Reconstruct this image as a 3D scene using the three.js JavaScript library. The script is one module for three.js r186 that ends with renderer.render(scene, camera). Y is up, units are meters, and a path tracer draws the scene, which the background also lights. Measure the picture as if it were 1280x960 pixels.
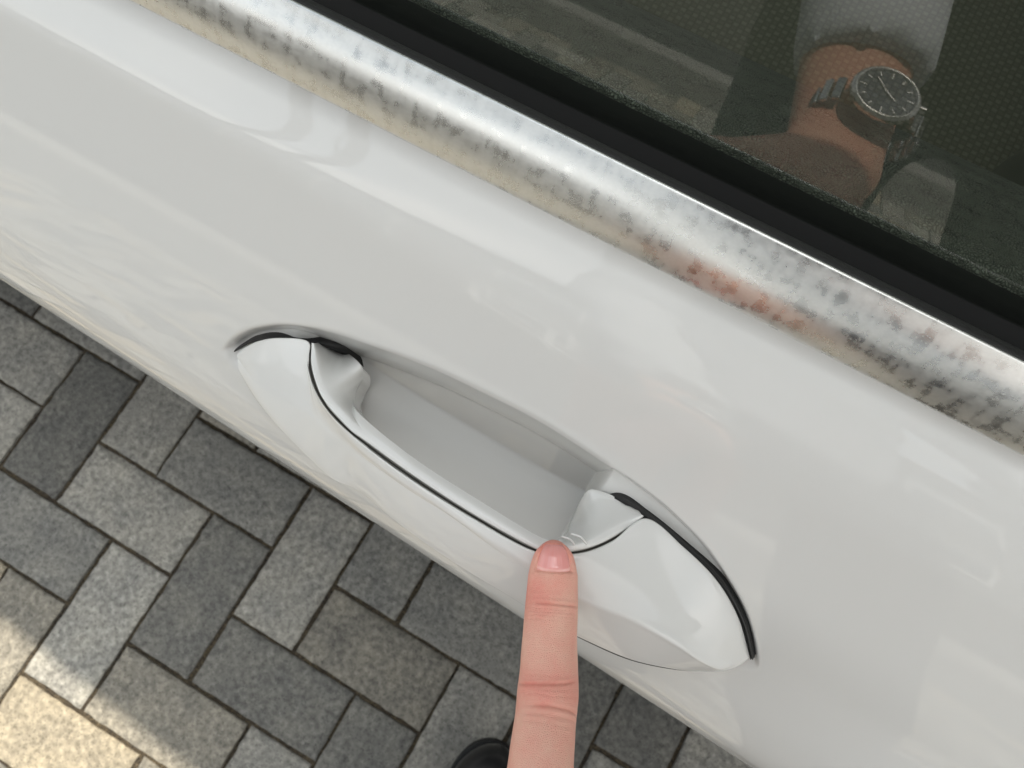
import * as THREE from 'three';
import { RoundedBoxGeometry } from 'three/addons/geometries/RoundedBoxGeometry.js';
import { mergeGeometries, mergeVertices } from 'three/addons/utils/BufferGeometryUtils.js';
import { ImprovedNoise } from 'three/addons/math/ImprovedNoise.js';

// ------------------------------------------------------------------ scene, camera, sky, sun, exposure
const V = (x, y, z) => new THREE.Vector3(x, y, z);
const scene = new THREE.Scene();
const H = 1.0787;                                   // height of the lens above the pavement
const camera = new THREE.PerspectiveCamera(53.13, 4 / 3, 0.01, 400);
{
  const right = V(0.8669, -0.0015, -0.4985), up = V(-0.4833, 0.2426, -0.8412), back = V(0.1222, 0.9701, 0.2096);
  camera.position.set(0, H, 0);
  camera.focus = 0.262; camera.userData.fStop = 25;
  camera.quaternion.setFromRotationMatrix(new THREE.Matrix4().makeBasis(right, up, back));
}
const renderer = new THREE.WebGLRenderer({ antialias: true });
renderer.setSize(1024, 768);
renderer.toneMapping = THREE.LinearToneMapping;
renderer.toneMappingExposure = 1.44;
renderer.shadowMap.enabled = true;

let seed = 7;
const rnd = () => { seed = (seed * 1664525 + 1013904223) >>> 0; return seed / 4294967296; };
const rr = (a, b) => a + (b - a) * rnd();
const clamp = (x, a = 0, b = 1) => Math.min(b, Math.max(a, x));
const lerp = (a, b, t) => a + (b - a) * t;
const smooth = (a, b, x) => { const t = clamp((x - a) / (b - a)); return t * t * (3 - 2 * t); };
const perlin = new ImprovedNoise();
const fbm = (x, y, z = 0, n = 4) => { let s = 0, a = 0.5, f = 1; for (let i = 0; i < n; i++) { s += a * perlin.noise(x * f, y * f, z + i * 7.3); a *= 0.5; f *= 2.03; } return s; };

const sunDir = V(0.06, 1, -0.36).normalize();
{ // thin bright cloud over pale blue, computed once
  const w = 1024, h = 512, d = new Float32Array(w * h * 4);
  for (let j = 0; j < h; j++) for (let i = 0; i < w; i++) {
    const th = (j + 0.5) / h * Math.PI - Math.PI / 2, ph = (i + 0.5) / w * 2 * Math.PI - Math.PI;
    const y = Math.sin(th), x = Math.cos(th) * Math.cos(ph), z = Math.cos(th) * Math.sin(ph), e = Math.max(y, 0);
    const k = 1 / (e + 0.22);
    let c = smooth(-0.28, 0.22, fbm(x * k * 1.3 + 4.1, z * k * 1.3 - 2.0, 1.7, 6));
    c *= 0.9;
    const sd = Math.max(0, x * sunDir.x + y * sunDir.y + z * sunDir.z), glow = 0.5 * Math.pow(sd, 4) + 11 * Math.pow(sd, 34);   // haze round the sun
    const b = [lerp(0.70, 0.50, Math.sqrt(e)), lerp(0.69, 0.59, Math.sqrt(e)), lerp(0.66, 0.68, Math.sqrt(e))];
    const cl = [1.25, 1.22, 1.16];
    for (let q = 0; q < 3; q++) {
      let v = lerp(b[q], cl[q], c) * (0.72 + 0.9 * Math.exp(-Math.pow((e - 0.45) / 0.17, 2))) * (1 + glow);
      if (y < 0) v *= lerp(1, 0.35, smooth(0, 0.1, -y));
      d[(j * w + i) * 4 + q] = v;
    }
    d[(j * w + i) * 4 + 3] = 1;
  }
  const t = new THREE.DataTexture(d, w, h, THREE.RGBAFormat, THREE.FloatType);
  t.mapping = THREE.EquirectangularReflectionMapping; t.magFilter = t.minFilter = THREE.LinearFilter; t.wrapS = THREE.RepeatWrapping; t.needsUpdate = true;
  scene.background = t; scene.environment = t;
}
{
  const sun = new THREE.DirectionalLight(new THREE.Color(1, 0.91, 0.76), 4.6);
  sun.name = 'sun'; sun.position.copy(sunDir).multiplyScalar(12); sun.castShadow = true; sun.shadow.radius = 1;
  const c = sun.shadow.camera; c.left = -4; c.right = 4; c.top = 4; c.bottom = -4; c.near = 1; c.far = 30; sun.shadow.mapSize.set(4096, 4096);
  scene.add(sun, sun.target);
}

// ------------------------------------------------------------------ helpers
const taken = {};
const numbered = (n) => { const k = taken[n] = (taken[n] ?? -1) + 1; return k ? n + '_' + String(k).padStart(3, '0') : n; };
function part(name, geo, mat, parent, label) {
  const m = new THREE.Mesh(geo, mat); m.name = name; m.castShadow = m.receiveShadow = true;
  if (label) m.userData.label = label;
  parent.add(m); return m;
}
function thing(name, label, category, pos = [0, 0, 0], group) {
  const g = new THREE.Group(); g.name = numbered(name); g.position.set(...pos); g.userData = { label, category };
  if (group) g.userData.group = group;
  scene.add(g); return g;
}
function tag(o, label, category, group) { o.name = numbered(o.name); Object.assign(o.userData, { label, category }); if (group) o.userData.group = group; return o; }
function grid(nu, nv, f, uvf, closeU = false) {                    // nu x nv quads
  const p = [], uv = [], ix = [];
  for (let j = 0; j <= nv; j++) for (let i = 0; i <= nu; i++) {
    const q = f(i / nu, j / nv); p.push(q.x, q.y, q.z);
    const t = uvf ? uvf(i / nu, j / nv, q) : [i / nu, j / nv]; uv.push(t[0], t[1]);
  }
  for (let j = 0; j < nv; j++) for (let i = 0; i < nu; i++) { const a = j * (nu + 1) + i, b = a + 1, c = a + nu + 1, d = c + 1; ix.push(a, b, d, a, d, c); }
  const g = new THREE.BufferGeometry();
  g.setAttribute('position', new THREE.Float32BufferAttribute(p, 3)); g.setAttribute('uv', new THREE.Float32BufferAttribute(uv, 2));
  g.setIndex(ix); g.computeVertexNormals();
  if (closeU) { const n = g.attributes.normal; for (let j = 0; j <= nv; j++) { const a = j * (nu + 1), b = a + nu; const s = V(n.getX(a) + n.getX(b), n.getY(a) + n.getY(b), n.getZ(a) + n.getZ(b)).normalize(); n.setXYZ(a, s.x, s.y, s.z); n.setXYZ(b, s.x, s.y, s.z); } }
  return g;
}
const curve = (pts) => new THREE.CatmullRomCurve3(pts, false, 'centripetal');
const vecs = (a) => a.map((q) => V(...q));
function loft(rows, nu, nv, flip) {                                // rows: arrays of the same number of points
  const cs = rows.map((r) => r.length > 2 ? new THREE.CatmullRomCurve3(r, false, 'catmullrom', 0.5) : new THREE.LineCurve3(r[0], r[1]));
  const cols = []; for (let i = 0; i <= nu; i++) cols.push(curve(cs.map((c, k) => c.getPoint(i / nu).add(V(0, 0, k * 1e-7)))));
  return grid(nu, nv, (u, v) => cols[Math.round(u * nu)].getPoint(flip ? 1 - v : v), (u, v, q) => [q.x, q.y - q.z]);
}
function sweep(prof, x0, x1, nx, zf = () => 0, uvOff = 0) {         // prof: [y, z] along the car
  let L = [0]; for (let i = 1; i < prof.length; i++) L.push(L[i - 1] + Math.hypot(prof[i][0] - prof[i - 1][0], prof[i][1] - prof[i - 1][1]));
  const n = prof.length - 1;
  return grid(nx, n, (u, v) => { const k = Math.round(v * n), x = lerp(x0, x1, u); return V(x, prof[k][0], prof[k][1] + zf(x)); }, (u, v) => [lerp(x0, x1, u), L[Math.round(v * n)] + uvOff]);
}
function resample(pts, n) {                                         // smooth a 2-D profile
  const c = new THREE.CatmullRomCurve3(pts.map(([a, b]) => V(a, b, 0)), false, 'centripetal');
  return Array.from({ length: n + 1 }, (_, i) => { const q = c.getPointAt(i / n); return [q.x, q.y]; });
}
function tex(w, h, f, srgb, repeat) {
  const d = new Uint8Array(w * h * 4);
  for (let j = 0; j < h; j++) for (let i = 0; i < w; i++) { const c = f(i / w, j / h, i, j), k = (j * w + i) * 4; for (let q = 0; q < 3; q++) d[k + q] = clamp(c[q]) * 255; d[k + 3] = 255; }
  const t = new THREE.DataTexture(d, w, h); t.wrapS = t.wrapT = THREE.RepeatWrapping; t.magFilter = THREE.LinearFilter; t.minFilter = THREE.LinearMipmapLinearFilter; t.generateMipmaps = true;
  if (srgb) t.colorSpace = THREE.SRGBColorSpace;
  if (repeat) t.repeat.set(...repeat);
  t.needsUpdate = true; return t;
}
const tile = (f, u, v, n = 1) => {                                 // a seamless copy of f(u, v) over the unit square
  const a = smooth(0.8, 1, u), b = smooth(0.8, 1, v);
  const p = a > 0 ? lerp(f(u, v), f(u - 1, v), a) : f(u, v);
  return b > 0 ? lerp(p, a > 0 ? lerp(f(u, v - 1), f(u - 1, v - 1), a) : f(u, v - 1), b) : p;
};
const hash = (i, j, k = 0) => { let h = (i * 374761393 + j * 668265263 + k * 974634777) | 0; h = Math.imul(h ^ (h >>> 13), 1274126177); return ((h ^ (h >>> 16)) >>> 0) / 4294967296; };
function worley(x, y, per, k = 0) {                                // [nearest, second] of a periodic point set
  const ix = Math.floor(x), iy = Math.floor(y); let a = 9, b = 9;
  for (let j = -1; j <= 1; j++) for (let i = -1; i <= 1; i++) {
    const cx = ix + i, cy = iy + j, px = ((cx % per) + per) % per, py = ((cy % per) + per) % per;
    const d = Math.hypot(cx + hash(px, py, k) - x, cy + hash(px, py, k + 9) - y);
    if (d < a) { b = a; a = d; } else if (d < b) b = d;
  }
  return [a, b];
}
// surface nets: a mesh of {f = 0} inside a box
function nets(f, lo, hi, cell) {
  const nx = Math.ceil((hi[0] - lo[0]) / cell), ny = Math.ceil((hi[1] - lo[1]) / cell), nz = Math.ceil((hi[2] - lo[2]) / cell);
  const sx = nx + 1, sy = ny + 1, F = new Float32Array(sx * sy * (nz + 1)), id = new Int32Array(nx * ny * nz).fill(-1), P = [], ix = [];
  for (let k = 0; k <= nz; k++) for (let j = 0; j <= ny; j++) for (let i = 0; i <= nx; i++) F[(k * sy + j) * sx + i] = f(lo[0] + i * cell, lo[1] + j * cell, lo[2] + k * cell);
  const O = [0, 1, sx, sx + 1, sx * sy, sx * sy + 1, sx * sy + sx, sx * sy + sx + 1];
  const E = [[0, 1], [2, 3], [4, 5], [6, 7], [0, 2], [1, 3], [4, 6], [5, 7], [0, 4], [1, 5], [2, 6], [3, 7]];
  for (let k = 0; k < nz; k++) for (let j = 0; j < ny; j++) for (let i = 0; i < nx; i++) {
    const b = (k * sy + j) * sx + i; let m = 0;
    for (let q = 0; q < 8; q++) if (F[b + O[q]] < 0) m |= 1 << q;
    if (m === 0 || m === 255) continue;
    let X = 0, Y = 0, Z = 0, c = 0;
    for (const [p, q] of E) if (((m >> p) ^ (m >> q)) & 1) {
      const t = F[b + O[p]] / (F[b + O[p]] - F[b + O[q]]);
      X += lerp(p & 1, q & 1, t); Y += lerp((p >> 1) & 1, (q >> 1) & 1, t); Z += lerp(p >> 2, q >> 2, t); c++;
    }
    id[(k * ny + j) * nx + i] = P.length / 3; P.push(lo[0] + (i + X / c) * cell, lo[1] + (j + Y / c) * cell, lo[2] + (k + Z / c) * cell);
  }
  const C = (i, j, k) => id[(k * ny + j) * nx + i];
  const quad = (a, b, c, d, s) => s ? ix.push(a, b, c, a, c, d) : ix.push(a, c, b, a, d, c);
  for (let k = 1; k < nz; k++) for (let j = 1; j < ny; j++) for (let i = 1; i < nx; i++) {
    const b = (k * sy + j) * sx + i, s = F[b] < 0;
    if (s !== F[b + 1] < 0) quad(C(i, j - 1, k - 1), C(i, j, k - 1), C(i, j, k), C(i, j - 1, k), s);
    if (s !== F[b + sx] < 0) quad(C(i - 1, j, k - 1), C(i - 1, j, k), C(i, j, k), C(i, j, k - 1), s);
    if (s !== F[b + sx * sy] < 0) quad(C(i - 1, j - 1, k), C(i, j - 1, k), C(i, j, k), C(i - 1, j, k), s);
  }
  const g = new THREE.BufferGeometry(); g.setAttribute('position', new THREE.Float32BufferAttribute(P, 3));
  const uv = []; for (let i = 0; i < P.length; i += 3) uv.push(P[i] + P[i + 2] * 0.6, P[i + 1] + P[i + 2] * 0.4);
  g.setAttribute('uv', new THREE.Float32BufferAttribute(uv, 2)); g.setIndex(ix); g.computeVertexNormals(); return g;
}
const cone = (A, B, ra, rb) => { const [ax, ay, az] = A, dx = B[0] - ax, dy = B[1] - ay, dz = B[2] - az, l = dx * dx + dy * dy + dz * dz || 1e-9; return (x, y, z) => { const t = clamp(((x - ax) * dx + (y - ay) * dy + (z - az) * dz) / l); return Math.hypot(x - ax - dx * t, y - ay - dy * t, z - az - dz * t) - lerp(ra, rb, t); }; };
const ball = (c, r) => (x, y, z) => { const q = Math.hypot((x - c[0]) / r[0], (y - c[1]) / r[1], (z - c[2]) / r[2]); return (q - 1) * Math.min(...r); };
const blend = (fs, k) => (x, y, z) => { let d = 1e3; for (const f of fs) { const e = f(x, y, z), h = Math.max(k - Math.abs(d - e), 0) / k; d = Math.min(d, e) - h * h * k * 0.25; } return d; };
const rgb = (r, g, b) => new THREE.Color().setRGB(r, g, b);
const std = (c, rough, o = {}) => new THREE.MeshStandardMaterial({ color: rgb(...c), roughness: rough, side: THREE.DoubleSide, ...o });
const phys = (c, rough, o = {}) => new THREE.MeshPhysicalMaterial({ color: rgb(...c), roughness: rough, side: THREE.DoubleSide, ...o });

// ------------------------------------------------------------------ pavement of grey herringbone pavers
const pavement = new THREE.Group(); pavement.name = 'pavement'; pavement.userData = { kind: 'structure' }; scene.add(pavement);
{
  const grain = (s) => tex(512, 512, (u, v) => {
    const n = tile((a, b) => fbm(a * 40 + s, b * 40, s, 4), u, v), m = tile((a, b) => fbm(a * 7 + s, b * 7 - s, 2 + s, 4), u, v), w = worley(u * 90, v * 90, 90, s * 3)[0], w2 = worley(u * 26, v * 26, 26, s * 5)[0];
    let c = 0.82 + n * 0.36 + m * 0.20; if (w < 0.26 && hash(Math.floor(u * 90), Math.floor(v * 90), s) > 0.6) c -= 0.18; if (w2 < 0.08) c += 0.10;
    return [c, c * (1 - 0.012 * m), c * (0.985 - 0.04 * m)];
  }, true);
  const bump = tex(512, 512, (u, v) => { const n = tile((a, b) => fbm(a * 90, b * 90, 3, 3), u, v), m = tile((a, b) => fbm(a * 14, b * 14, 5, 3), u, v), w = worley(u * 80, v * 80, 80, 4)[0]; const c = 0.6 + n * 0.5 + m * 0.25 - (w < 0.22 ? 0.3 : 0); return [c, c, c]; });
  const maps = [grain(1), grain(2), grain(3)];
  // worn pavers: long block 200 mm, short side 100 mm, softened arris with small chips
  const block = (k) => {
    const L = 0.1946, W = 0.0946, D = 0.06, nx = 24, nz = 12, c = 0.0042;
    const g = grid(nx, nz, (u, v) => {
      const ex = (t, S) => { const a = (t - 0.5) * 2; return Math.sign(a) * (1 - Math.pow(1 - Math.abs(a), 1.5)) * S / 2; };
      let x = ex(u, L), z = ex(v, W); const e = Math.min(L / 2 - Math.abs(x), W / 2 - Math.abs(z));
      const j = fbm(x * 120 + k * 5, z * 120, k, 3);
      const r = c * (1 + 1.9 * fbm(x * 60 + k * 9, z * 60, 4 + k, 2));
      let y = -Math.pow(clamp(1 - e / r), 2) * r * 0.75 + j * 0.0004 + fbm(x * 14, z * 14, 9 + k, 2) * 0.0007;
      if (e < 1e-5) { x += fbm(z * 80, x * 80, k + 3, 2) * 0.003; z += fbm(x * 80, z * 80, k + 6, 2) * 0.003; }
      return V(x, y, z);
    }, (u, v, q) => [(q.x + 0.11 * k) * 3.2, (q.z + 0.07 * k) * 3.2]);
    // skirt
    const p = g.attributes.position, ring = []; for (let i = 0; i <= nx; i++) ring.push(i); for (let j = 1; j <= nz; j++) ring.push(j * (nx + 1) + nx); for (let i = nx - 1; i >= 0; i--) ring.push(nz * (nx + 1) + i); for (let j = nz - 1; j >= 0; j--) ring.push(j * (nx + 1));
    const s = grid(ring.length - 1, 1, (u, v) => { const a = ring[Math.round(u * (ring.length - 1))]; return V(p.getX(a), p.getY(a) - v * 0.03, p.getZ(a)); }, (u, v) => [u * 1.9, v * 0.1]);
    return mergeGeometries([g, s]);
  };
  const blocks = [0, 1, 2, 3, 4].map(block);
  // a coarse block for far ones
  const far = mergeGeometries([new THREE.BoxGeometry(0.1945, 0.03, 0.0945).translate(0, -0.015, 0)]);
  const tone = (a, t) => [a * (1.03 + t * 0.10), a, a * (0.935 - t * 0.14)];
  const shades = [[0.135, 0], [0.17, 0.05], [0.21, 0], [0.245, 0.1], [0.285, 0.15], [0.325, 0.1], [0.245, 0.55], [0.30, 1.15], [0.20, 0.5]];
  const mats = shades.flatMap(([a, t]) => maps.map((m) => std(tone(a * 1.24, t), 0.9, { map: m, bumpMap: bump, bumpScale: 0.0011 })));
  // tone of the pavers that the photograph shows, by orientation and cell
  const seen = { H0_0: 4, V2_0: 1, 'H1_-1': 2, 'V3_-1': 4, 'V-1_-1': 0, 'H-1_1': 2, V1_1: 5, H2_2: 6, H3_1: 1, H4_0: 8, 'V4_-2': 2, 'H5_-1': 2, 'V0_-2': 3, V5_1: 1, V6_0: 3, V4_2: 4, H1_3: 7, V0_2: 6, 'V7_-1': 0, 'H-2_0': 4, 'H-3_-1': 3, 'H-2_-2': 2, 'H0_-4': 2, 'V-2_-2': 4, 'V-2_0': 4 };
  const rest = mats.map(() => []);
  for (let a = -60; a <= 60; a++) for (let b = -40; b <= 40; b++) for (const ty of ['H', 'V']) {
    const u = (ty === 'H' ? 0 : 2) + a + 2 * b, v = -a + 2 * b;
    const cx = (u + (ty === 'H' ? 1 : 0.5)) * 0.1 - 0.6054, cz = (v + (ty === 'H' ? 0.5 : 1)) * 0.1 + 0.1334;
    if (Math.abs(cx) > 3.2 || cz < -1.9 || cz > 3.0) continue;
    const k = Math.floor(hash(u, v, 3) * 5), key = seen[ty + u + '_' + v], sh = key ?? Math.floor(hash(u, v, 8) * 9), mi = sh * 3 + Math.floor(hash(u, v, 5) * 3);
    const dy = (hash(u, v, 1) - 0.5) * 0.0036, ry = (ty === 'H' ? 0 : Math.PI / 2) + (hash(u, v, 2) > 0.5 ? Math.PI : 0) + (hash(u, v, 4) - 0.5) * 0.014;
    const ox = (hash(u, v, 6) - 0.5) * 0.0022, oz = (hash(u, v, 7) - 0.5) * 0.0022;
    if (cx > -0.95 && cx < 0.75 && cz > -0.2 && cz < 0.95) {
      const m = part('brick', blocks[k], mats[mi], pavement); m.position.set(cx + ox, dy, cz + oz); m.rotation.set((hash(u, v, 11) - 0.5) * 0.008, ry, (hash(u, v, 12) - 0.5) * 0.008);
    } else {
      const g = far.clone(); g.rotateY(ry); g.translate(cx + ox, dy, cz + oz);
      const uv = g.attributes.uv; for (let i = 0; i < uv.count; i++) uv.setXY(i, uv.getX(i) * 0.62 + hash(u, v, 9), uv.getY(i) * 0.31 + hash(u, v, 10)); rest[mi].push(g);
    }
  }
  rest.forEach((l, i) => { if (l.length) { const m = part('bricks_beyond', mergeGeometries(l), mats[i], pavement); m.userData.kind = 'stuff'; } });
  const sandMap = tex(512, 512, (u, v) => { const n = tile((a, b) => fbm(a * 60, b * 60, 1, 4), u, v), m = tile((a, b) => fbm(a * 6, b * 6, 4, 3), u, v); const c = 0.62 + n * 0.7 + m * 0.3; return [c, c * 0.94, c * (0.84 - 0.1 * m)]; }, true, [5, 5]);
  const sand = grid(300, 300, (u, v) => { const x = -1 + u * 2, z = -0.4 + v * 1.5; return V(x, -0.0062 + fbm(x * 90, z * 90, 2, 3) * 0.0034, z); }, (u, v) => [u * 2, v * 1.5]);
  part('joint_sand', sand, std([0.135, 0.12, 0.098], 1, { map: sandMap }), pavement);
}
{
  const m = std([0.2, 0.19, 0.175], 0.95); const gm = tex(256, 256, (u, v) => { const c = 0.8 + tile((a, b) => fbm(a * 30, b * 30, 1, 4), u, v) * 0.4; return [c, c, c * 0.97]; }, true, [120, 120]); m.map = gm;
  const g = part('ground', new THREE.PlaneGeometry(240, 240).rotateX(-Math.PI / 2).translate(0, -0.014, 0), m, scene); g.userData.kind = 'structure';
}

{
  const k = part('kerb', new RoundedBoxGeometry(30, 0.3, 0.12, 3, 0.02).translate(0, -0.03, 3.1), std([0.22, 0.215, 0.2], 0.85), scene); k.userData.kind = 'structure';
  const rm = tex(256, 256, (u, v) => { const c = 0.7 + tile((a, b) => fbm(a * 40, b * 40, 1, 4), u, v) * 0.7; return [c, c, c]; }, true, [60, 8]);
  const r = part('road', new THREE.PlaneGeometry(60, 5.2).rotateX(-Math.PI / 2).translate(0, 0.006, 5.8), std([0.07, 0.07, 0.068], 0.95, { map: rm }), scene); r.userData.kind = 'structure';
}

// ------------------------------------------------------------------ the white car
const car = thing('parked_car', 'white car with silver window trim and a bow door handle, being touched by a finger', 'car');
const paint = phys([0.67, 0.668, 0.648], 0.7, { specularIntensity: 0.15, clearcoat: 1, clearcoatRoughness: 0.02, ior: 1.5 });
const darkPlastic = std([0.018, 0.018, 0.019], 0.5), blackGloss = phys([0.01, 0.01, 0.011], 0.25), rubber = std([0.012, 0.012, 0.012], 0.55);
const beltYaw = (x) => -0.011 * x;

// door skin: profile as [drop below the lens, z]
const prof = resample([[0.2, -0.0995], [0.205, -0.0940], [0.2115, -0.0862], [0.2178, -0.0780], [0.2205, -0.0750], [0.224, -0.0726], [0.236, -0.0650], [0.25, -0.0560], [0.265, -0.0462], [0.28, -0.0362], [0.305, -0.0203], [0.32, -0.0108], [0.333, -0.0028], [0.347, 0.0042], [0.36, 0.0085], [0.374, 0.0106], [0.39, 0.0106], [0.42, 0.008], [0.5, 0.001], [0.62, -0.002], [0.75, 0.0], [0.83, -0.006], [0.87, -0.03]], 1600);
const profLen = []; { let s = 0; prof.forEach((q, i) => { if (i) s += Math.hypot(q[0] - prof[i - 1][0], q[1] - prof[i - 1][1]); profLen.push(s); }); }
const zTilt = (d, x) => smooth(0.3, 0.36, d) * (clamp(x, -0.45, 0.4) + 0.1) * 0.036;
function profAt(s) {                                          // s: arc length down the profile
  let a = 0, b = prof.length - 1; while (b - a > 1) { const m = (a + b) >> 1; if (profLen[m] <= s) a = m; else b = m; }
  const t = clamp((s - profLen[a]) / (profLen[b] - profLen[a])), d = lerp(prof[a][0], prof[b][0], t), z = lerp(prof[a][1], prof[b][1], t);
  return [d, z];
}
function doorPoint(s, x) {                                          // the shoulder crease fades out towards the right
  const w = lerp(0.0015, 0.019, smooth(-0.2, 0.06, x)) * smooth(0.0, 0.02, s) * smooth(0.09, 0.05, s); let d = 0, z = 0;
  for (const k of [-1, -0.5, 0, 0.5, 1]) { const q = profAt(Math.max(0, s + k * w)); d += q[0] / 5; z += q[1] / 5; }
  return [d, z + zTilt(d, x)];
}
const sOfDrop = (d) => { let i = prof.findIndex((q) => q[0] >= d); if (i < 1) i = 1; return lerp(profLen[i - 1], profLen[i], clamp((d - prof[i - 1][0]) / (prof[i][0] - prof[i - 1][0]))); };
// opening of the handle bowl: upper rim as [x, angle seen from the lens], lower rim as drop
const rim = [[-0.152, 3.3], [-0.1475, 4.3], [-0.143, 5.2], [-0.135, 6.3], [-0.12, 7.83], [-0.1, 9.08], [-0.065, 10.25], [-0.042, 10.64], [-0.017, 10.85], [0.009, 10.5], [0.022, 10.30], [0.037, 9.8], [0.056, 8.55], [0.078, 6.3], [0.0935, 4.0], [0.1, 2.7]];
const rimDrop = rim.map(([x, a]) => { const t = Math.tan(a * Math.PI / 180); let best = 0.3; for (const [d, z] of prof) if (d > 0.21 && d < 0.36 && -z / d <= t) { best = d; break; } return best; });
const table = (xs, ys, x) => { if (x <= xs[0]) return ys[0]; for (let i = 1; i < xs.length; i++) if (x <= xs[i]) return lerp(ys[i - 1], ys[i], smooth(0, 1, 0.5 * (x - xs[i - 1]) / (xs[i] - xs[i - 1]) + 0.25) * 1.455 - 0.2275); return ys[ys.length - 1]; };
const rimC = new THREE.SplineCurve(rim.map(([x], i) => new THREE.Vector2(x, sOfDrop(rimDrop[i])))); const rimP = rimC.getPoints(600);
const rimTop = (x) => { if (x <= rimP[0].x) return rimP[0].y; for (let i = 1; i < rimP.length; i++) if (rimP[i].x >= x) return lerp(rimP[i - 1].y, rimP[i].y, (x - rimP[i - 1].x) / (rimP[i].x - rimP[i - 1].x)); return rimP[600].y; };
const rimCache = new Map(); const rimAt = (x) => { let r = rimCache.get(x); if (r === undefined) rimCache.set(x, r = rimTop(x)); return r; };
const sMid = sOfDrop(0.309);
const rimLow = (x) => { const t = clamp(1 - Math.pow((x + 0.026) / 0.123, 2)); return sMid + 0.017 * Math.sqrt(t); };
function bowl(x, s) {
  if (x < -0.152 || x > 0.1) return 0;
  const top = rimAt(x), low = rimLow(x), a = s - top, b = low - s, e = Math.min((x + 0.152), (0.1 - x));
  if (a < -0.003 || b < -0.004) return 0;
  const deep = smooth(-0.122, -0.098, x) * (1 - smooth(0.0082, 0.0130, x));
  const D = lerp(0.0055, 0.0215, deep);
  const len = Math.max(low - top, 0.002), cr = lerp(0.0062, 0.0295, deep);
  const soft = (t, r) => t <= -r ? 0 : t >= r ? t : (t + r) * (t + r) / (4 * r);   // rounded lip
  const wall = soft(a, lerp(0.0013, 0.0022, deep)) * (D / cr), floor = soft(b, 0.003) * lerp(0.55, 0.75, deep);
  const k = 0.0012, h = Math.max(k - Math.abs(wall - floor), 0) / k, v = Math.min(wall, floor) - h * h * k * 0.25;
  return Math.max(0, Math.min(v, D * 1.02 + 0)) * smooth(0, 0.012, e + 0.003);
}
function panel(x0, x1, dense) {
  const xs = []; const ss = [];
  if (dense) {
    for (let x = x0; x < -0.165; x += 0.012) xs.push(x); for (let x = -0.165; x < 0.11; x += x > 0.005 && x < 0.016 ? 0.0003 : 0.0007) xs.push(x); for (let x = 0.11; x <= x1 + 1e-6; x += 0.012) xs.push(x);
    let s = 0; const sa = sOfDrop(0.238), sb = sOfDrop(0.345), sc = sOfDrop(0.4), tot = profLen[prof.length - 1];
    while (s < tot) { ss.push(s); s += s < sa ? 0.0012 : s < sb ? 0.0007 : s < sc ? 0.0014 : 0.015; } ss.push(tot);
  } else { for (let i = 0; i <= 40; i++) xs.push(lerp(x0, x1, i / 40)); const tot = profLen[prof.length - 1]; for (let i = 0; i <= 110; i++) ss.push(tot * i / 110); }
  const nu = xs.length - 1, nv = ss.length - 1;
  return grid(nu, nv, (u, v) => {
    const x = xs[Math.round(u * nu)], s = ss[Math.round(v * nv)], [d, z] = doorPoint(s, x);
    const [d2, z2] = doorPoint(s + 0.002, x), [d1, z1] = doorPoint(Math.max(0, s - 0.002), x), l = Math.hypot(d2 - d1, z2 - z1) || 1, ny = (z2 - z1) / l, nz = (d2 - d1) / l;
    const k = dense ? bowl(x, s) : 0;
    return V(x, H - d - ny * k, z - nz * k);
  }, (u, v, q) => [q.x, q.y]);
}
const door = part('door', panel(-0.66, 0.62, true), paint, car);
part('rear_door', panel(0.624, 1.55, false), paint, car);
part('front_wing', panel(-1.62, -0.664, false), paint, car);
part('sill', sweep([[0.24, -0.02], [0.23, -0.004], [0.2, 0.0], [0.165, -0.015], [0.15, -0.06], [0.15, -0.5]], -1.1, 1.1, 2), darkPlastic, car);

// ---- bow handle
const SC=[[-0.1432,0.7748,-0.0222],[-0.1336,0.7860,-0.0281],[-0.1232,0.7940,-0.0327],[-0.1108,0.7992,-0.0361],[-0.1058,0.8002,-0.0285],[-0.0967,0.8037,-0.0213],[-0.0847,0.8067,-0.0160],[-0.0685,0.8087,-0.0128],[-0.0468,0.8107,-0.0106],[-0.0219,0.8122,-0.0098],[0.0022,0.8127,-0.0107],[0.0153,0.8122,-0.0173],[0.0237,0.8092,-0.0269],[0.0307,0.8062,-0.0402],[0.0471,0.8031,-0.0384],[0.0633,0.7973,-0.0348],[0.0783,0.7865,-0.0284],[0.0919,0.7719,-0.0196]];
const SD=[[-0.1414,0.7752,-0.0188],[-0.1285,0.7797,-0.0147],[-0.1135,0.7857,-0.0141],[-0.0986,0.7917,-0.0131],[-0.0879,0.7957,-0.0108],[-0.0753,0.7997,-0.0093],[-0.0619,0.8027,-0.0084],[-0.0461,0.8057,-0.0071],[-0.0277,0.8077,-0.0065],[-0.0072,0.8087,-0.0045],[0.0113,0.8087,-0.0041],[0.0263,0.8077,-0.0051],[0.0423,0.8047,-0.0078],[0.0603,0.7987,-0.0083],[0.0716,0.7917,-0.0079],[0.0812,0.7837,-0.0091],[0.0871,0.7777,-0.0140],[0.0914,0.7737,-0.0186]];
const SE=[[-0.1368,0.7727,-0.0135],[-0.1248,0.7727,-0.0076],[-0.1101,0.7737,-0.0028],[-0.0932,0.7757,0.0013],[-0.0795,0.7787,0.0037],[-0.0666,0.7817,0.0024],[-0.0512,0.7847,0.0047],[-0.0339,0.7867,0.0065],[-0.0149,0.7887,0.0073],[0.0027,0.7897,0.0072],[0.0205,0.7887,0.0076],[0.0350,0.7867,0.0067],[0.0523,0.7837,0.0044],[0.0685,0.7797,-0.0007],[0.0764,0.7767,-0.0042],[0.0838,0.7737,-0.0083],[0.0888,0.7722,-0.0126],[0.0920,0.7717,-0.0181]];
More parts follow.
